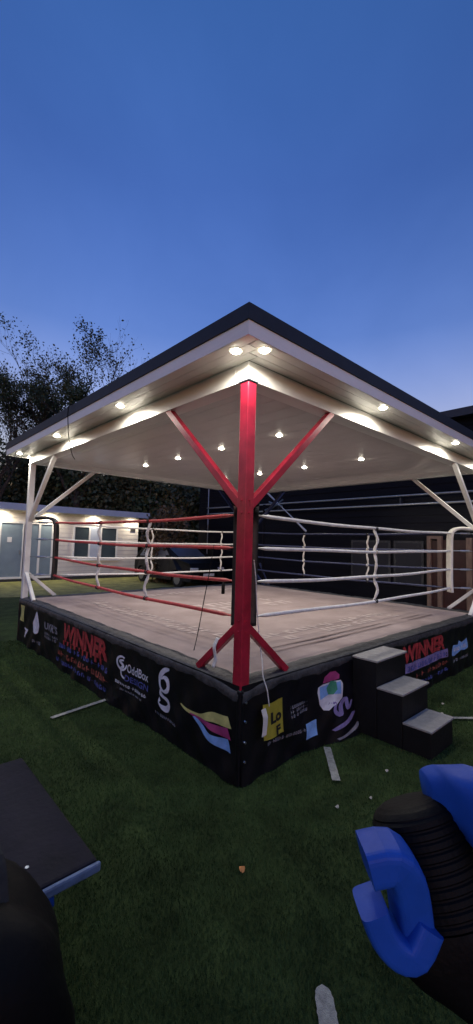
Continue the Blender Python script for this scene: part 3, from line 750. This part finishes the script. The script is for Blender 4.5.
# ------------------------------------------------------------------ trees
def branch_tree(name, base, H, spread, label, leafn, leafm, seed, lc=.62, leafsize=.09, levels=5, trunk_r=.22, kids=3, group='trees behind the cream building', lean=(0,0)):
    rr = random.Random(seed); bm = bmesh.new(); tips = []
    def grow(p, d, L, r, lev):
        n = 4; pts = [p]; rs = [r]; q = p.copy(); dd = d.copy()
        for i in range(n):
            dd = (dd + Vector((rr.uniform(-1,1), rr.uniform(-1,1), rr.uniform(-.5,.8)))*.16).normalized()
            q = q + dd*L/n; pts.append(q.copy()); rs.append(r*(1-.45*(i+1)/n))
        tube(bm, pts, rs, 7 if lev < 2 else (4 if lev < 4 else 3), cap=False)
        if lev >= levels-2: tips.extend([pts[2], pts[3], pts[4]])
        if lev < levels:
            k = kids + (1 if rr.random() < .45 else 0)
            for j in range(k):
                a = rr.random()*2*math.pi; tilt = rr.uniform(.35,.95)*spread
                s, u = frame_of(dd); nd = (dd*math.cos(tilt) + (s*math.cos(a)+u*math.sin(a))*math.sin(tilt) + Vector((0,0,.12))).normalized()
                st = pts[rr.choice((2,3,4,4))]
                grow(st.copy(), nd, L*rr.uniform(.58,.85), r*.5, lev+1)
    base = Vector(base); grow(Vector((0,0,0)), Vector((lean[0],lean[1],1)).normalized(), H*.30, trunk_r, 0)
    zmax = max(v.co.z for v in bm.verts); k = H/zmax
    for v in bm.verts: v.co *= k
    t = thing(name, label, 'tree', base, 0, group)
    obj('trunk', bm, M['bark'], t, smooth=False)
    # leaves: small quads, clumped by density noise
    n = leafn; tp = np.array([list(x*k) for x in tips]); r2 = np.random.default_rng(seed)
    dens = np.sin(tp[:,0]*1.3+seed)*np.sin(tp[:,1]*1.1)*.5 + np.sin(tp[:,2]*1.4+1)*.5 - (np.linalg.norm(tp-np.array([0,0,H*lc]),axis=1)/(H*.45))*.9
    pr = np.exp(dens*2.6); pr /= pr.sum()
    idx = r2.choice(len(tp), n, p=pr); c = tp[idx] + r2.normal(0, .16, (n,3))
    a = r2.normal(0,1,(n,3)); a /= np.linalg.norm(a,axis=1)[:,None]; b = np.cross(a, r2.normal(0,1,(n,3))); b /= np.linalg.norm(b,axis=1)[:,None]
    sz = leafsize*(.6+.8*r2.random(n))[:,None]
    V = np.stack([c-a*sz*.5, c+b*sz*.3, c+a*sz*.5, c-b*sz*.3], 1)
    me = bpy.data.meshes.new('crown'); me.vertices.add(n*4); me.vertices.foreach_set('co', V.ravel())
    me.loops.add(n*4); me.loops.foreach_set('vertex_index', np.arange(n*4)); me.polygons.add(n)
    me.polygons.foreach_set('loop_start', np.arange(0,n*4,4)); me.polygons.foreach_set('loop_total', np.full(n,4)); me.update(); me.validate()
    me.materials.append(leafm); o = bpy.data.objects.new('crown', me); link(o, t)
    return t
def at(px, depth, z=0):
    """ground position at a lateral slope px and forward distance"""
    f2 = Vector((math.sin(a_), math.cos(a_), 0)); lat = (px-236.5)/F*depth
    q = Vector((CAM.x, CAM.y, 0)) + f2*depth + rt*lat
    return (q.x, q.y, z)
branch_tree('bare_branched_tree', at(74,23), 14.2, .90, 'tall thinly leaved tree with fine bare twigs against the sky behind the cream building', 29000, M['leaf'], 5, lc=.80, leafsize=.13, levels=6, trunk_r=.26)
branch_tree('leafy_tree', at(-8,21), 11.2, .80, 'darker leafy tree at the left edge reaching over the cream building', 7500, M['leaf'], 12, leafsize=.12, levels=6, trunk_r=.24)
def bush(name, base, H, W, label, n, m, seed, leafsize=.14, group='dark bushes in the back hedge'):
    """a bushy shrub: multi stem with leaf volume"""
    r2 = np.random.default_rng(seed); rr = random.Random(seed)
    t = thing(name, label, 'bush', base, 0, group); bm = bmesh.new()
    for k in range(7):
        a = rr.random()*6.28; e_ = Vector((math.cos(a)*W*.35, math.sin(a)*W*.35, H*rr.uniform(.6,.92)))
        tube(bm, smoothpath([(0,0,0), tuple(e_*.4+Vector((rr.uniform(-.2,.2),rr.uniform(-.2,.2),0))), tuple(e_)], 4), [.05*(1-i/12) for i in range(9)], 5)
    obj('stems', bm, M['bark'], t)
    nc = 46; cc = r2.normal(0,1,(nc,3)); cc /= np.linalg.norm(cc,axis=1)[:,None]; cc *= (r2.random(nc)**.45)[:,None]
    cc = cc*np.array([W*.5,W*.5,H*.46]) + np.array([0,0,H*.52]); cr = W*(.09+.10*r2.random(nc))
    idx = r2.integers(0,nc,n); c = cc[idx] + r2.normal(0,1,(n,3))*cr[idx][:,None]*.75
    c[:,2] = np.abs(c[:,2])
    a = r2.normal(0,1,(n,3)); a /= np.linalg.norm(a,axis=1)[:,None]; b = np.cross(a, r2.normal(0,1,(n,3))); b /= np.linalg.norm(b,axis=1)[:,None]
    sz = leafsize*(.6+.8*r2.random(n))[:,None]; V = np.stack([c-a*sz*.5, c+b*sz*.32, c+a*sz*.5, c-b*sz*.32], 1)
    me = bpy.data.meshes.new('foliage'); me.vertices.add(n*4); me.vertices.foreach_set('co', V.ravel())
    me.loops.add(n*4); me.loops.foreach_set('vertex_index', np.arange(n*4)); me.polygons.add(n)
    me.polygons.foreach_set('loop_start', np.arange(0,n*4,4)); me.polygons.foreach_set('loop_total', np.full(n,4)); me.update(); me.validate()
    me.materials.append(m); o = bpy.data.objects.new('foliage', me); link(o, t)
hl = ['dark bush at the far left behind the cream building','dark bush rising behind the blue grey door of the cream building','dark bush rising behind the three part window of the cream building','dark bush rising behind the right end of the cream building','sparse dark bush with sky gaps just right of the cream building','dark bush between the sparse bush and the dark barn','dark bush at the far end of the dark barn','dark bush beyond the left frame edge behind the cream building']
for i, (px, dp, H, W) in enumerate(((5,25,7.2,5.2),(42,25.5,6.6,5),(84,25,6.8,5),(122,25,6.4,4.6),(155,23,5.2,3.6),(182,24,6.2,4.6),(205,25,6.6,4.6),(-35,25,7,5.5))):
    bush('hedge_bush', at(px,dp), H, W, hl[i], 15000 if i != 4 else 5000, M['leafb'] if i%2 else M['leaf'], 40+i, leafsize=.22)
bush('brown_bush', at(168,17.5), 3.2, 1.7, 'small brown leaved bush behind the parked car', 3500, M['leafbrown'], 77, leafsize=.14, group=None)

# ------------------------------------------------------------------ foreground: bench, bag, exercise machine
t = thing('exercise_bench', 'low dark topped bench with pale blue end trim in the lower left foreground', 'bench', (-1.72, -.12, 0))
bm = B(-.33, .33, -.515, .52, .465, .50); obj('top_board', bm, M['benchtop'], t, bevel=.012)
bm = B(-.335, .337, -.536, -.517, .458, .497); obj('end_trim', bm, M['paleblue'], t, bevel=.01)
bm = B(.20, .30, -.556, -.549, .44, .47); bm.free()
bm = bmesh.new(); sweep(bm, smoothpath([(-.30,-.47,.43),(0,-.50,.42),(.16,-.47,.43)],4), (0,1,0), .10, .06, 12); obj('under_rail', bm, M['bluep'], t, smooth=True)
for sx in (-.26, .02):
    for sy in (-.30, .42):
        bm = bmesh.new(); tube(bm, [(sx,sy,.46),(sx*1.1,sy*1.05,.004)], [.024,.02], 10); obj('leg', bm, M['blackrub'], t)
bm = bmesh.new()
for x, y in ((.10,-.38),(-.12,.10),(.12,.20)): disc(bm, (x,y), .008, .4995, 8, h=.003)
obj('screw', bm, M['steel'], t)

bm = bmesh.new()
bmesh.ops.create_uvsphere(bm, u_segments=40, v_segments=26, radius=1)
for v in bm.verts:
    x, y, z = v.co; f_ = 1+.05*math.sin(5*x+3*z)+.04*math.sin(7*y+2*x)+.02*math.sin(15*z+9*x)
    sq = lambda c: math.copysign(abs(c)**.75, c)
    v.co = Vector((sq(x)*.22*f_, sq(y)*.30*f_, (sq(z)*.45*f_+.46)))
t = thing('kit_bag', 'bulky black bag in the lower left corner beside the bench', 'bag', (-1.92, -1.0, 0), R(12))
obj('body', bm, M['blackrub'], t, smooth=True)
bm = bmesh.new(); sweep(bm, smoothpath([(.02,-.12,.88),(.03,-.06,.96),(.03,.06,.96),(.02,.12,.88)],5), (1,0,0), .035, .01, 8); obj('handle', bm, M['blackcloth'], t)

# exercise machine: local frame x right, y away, z up, origin under its head
EM = Vector((*CAM.xy, 0)) + Vector((math.sin(a_), math.cos(a_), 0))*1.12 + rt*.50
t = thing('exercise_machine', 'blue and black exercise machine with curved claw and ribbed drum in right foreground', 'exercise machine', EM, -a_)
k_ = 1.12/F
def E(px, py, dy=0): return Vector(((px-420)*k_*(1+dy/1.12), dy, 1.8012 - (py-540)*k_*(1+dy/1.12)))
bm = bmesh.new(); sweep(bm, smoothpath([E(366,836,.0), E(390,832,.0), E(404,846,.01), E(411,872,.02), E(416,900,.03)], 3), (0,1,0), .115, .088, 28, 5.5, None); obj('upper_claw', bm, M['bluep'], t, smooth=False, bevel=.006)
bm = bmesh.new(); sweep(bm, smoothpath([E(369,872,-.01), E(378,893,-.01), E(393,908,-.01), E(408,908,-.01), E(422,884,.0)], 3), (0,1,0), .105, .070, 28, 5.5, None); obj('lower_claw', bm, M['bluep'], t, smooth=False, bevel=.006)
bm = bmesh.new()
c1, c2 = E(456,880,.07), E(432,780,.17); n = 66; pts = []; rs = []
for i in range(n+1):
    u = i/n; pts.append(c1.lerp(c2, u)); rs.append(.130 - .010*u*u + 0.0018*(1 if i%6 < 4 else -1))
for i in range(8): rs[-1-i] = (rs[-1-i])*(.60+.40*math.sqrt(i/8))
tube(bm, pts, rs, 48); obj('ribbed_drum', bm, M['blackrub'], t, smooth=False)
bm = bmesh.new(); sweep(bm, smoothpath([E(446,770,.15), E(456,774,.12), E(470,784,.06), E(490,792,.03), E(520,798,.03)], 6), (0,1,0), .17, .19, 28, 3.2, [.45+.55*min(1,i/14) for i in range(25)]); obj('blue_cover', bm, M['bluep'], t, smooth=True)
bm = bmesh.new(); tube(bm, [E(484,784,-.05), E(484,789,-.075)], .032, 24); obj('dial', bm, M['blackrub'], t)
bm = bmesh.new(); sweep(bm, smoothpath([E(425,885,.06), E(440,905,.04), E(470,925,.02), E(520,960,.02)], 5), (0,1,0), .12, .22, 20, 3.5); obj('arm', bm, M['blackrub'], t, smooth=True)
e0 = E(520,960,.02)
bm = bmesh.new(); sweep(bm, [e0+Vector((-.02,0,.1)), e0+Vector((.02,0,-.2)), Vector((e0.x+.04, .02, .05))], (0,1,0), .12, .12, 16, 4); obj('column', bm, M['blackrub'], t, smooth=True)
bm = bmesh.new(); box(bm, e0.x-.2, e0.x+.32, -.2, .25, .003, .06); obj('base', bm, M['blackrub'], t, bevel=.01)

# ------------------------------------------------------------------ fallen leaves
def leafmesh(seed, sz):
    rr = random.Random(seed); bm = bmesh.new(); n = 10
    pts = [(math.cos(a)*sz*(.5+.12*rr.random()), math.sin(a)*sz*.32*(1+.3*rr.random()), .010+.006*math.sin(2*a+seed)) for a in [2*math.pi*k/n for k in range(n)]]
    c = bm.verts.new((0,0,.020)); vs_ = [bm.verts.new(p) for p in pts]
    for k in range(n): bm.faces.new((c, vs_[k], vs_[(k+1)%n]))
    return bm
spots = [(-.95,3.15),(-.75,4.6),(.35,-.62),(.62,-.72),(1.05,-.62),(2.6,-.45),(2.9,-.35)]
for i, (x, y) in enumerate(spots):
    o = obj('fallen_leaf', leafmesh(i, .026+.014*random.random()), M['leaffall']); o.location = (x, y, 0); o.rotation_euler.z = random.random()*6
    tag(o, 'tiny pale dead leaf lying on the dark turf', 'leaf', 'pale fallen leaves on the turf')
o = obj('fallen_leaf', leafmesh(99, .045), M['leaforange']); o.location = (-.52,-.59,.004); o.rotation_euler.z = 1.0
tag(o, 'single orange dead leaf on the turf below the near ring corner', 'leaf')

# ------------------------------------------------------------------ render settings
sc = bpy.context.scene
sc.view_settings.view_transform = 'Standard'; sc.view_settings.look = 'None'; sc.view_settings.gamma = 1; sc.view_settings.exposure = 2.0
sc.cycles.max_bounces = 6; sc.cycles.diffuse_bounces = 4; sc.cycles.glossy_bounces = 3; sc.cycles.sample_clamp_indirect = 4; sc.cycles.use_denoising = True
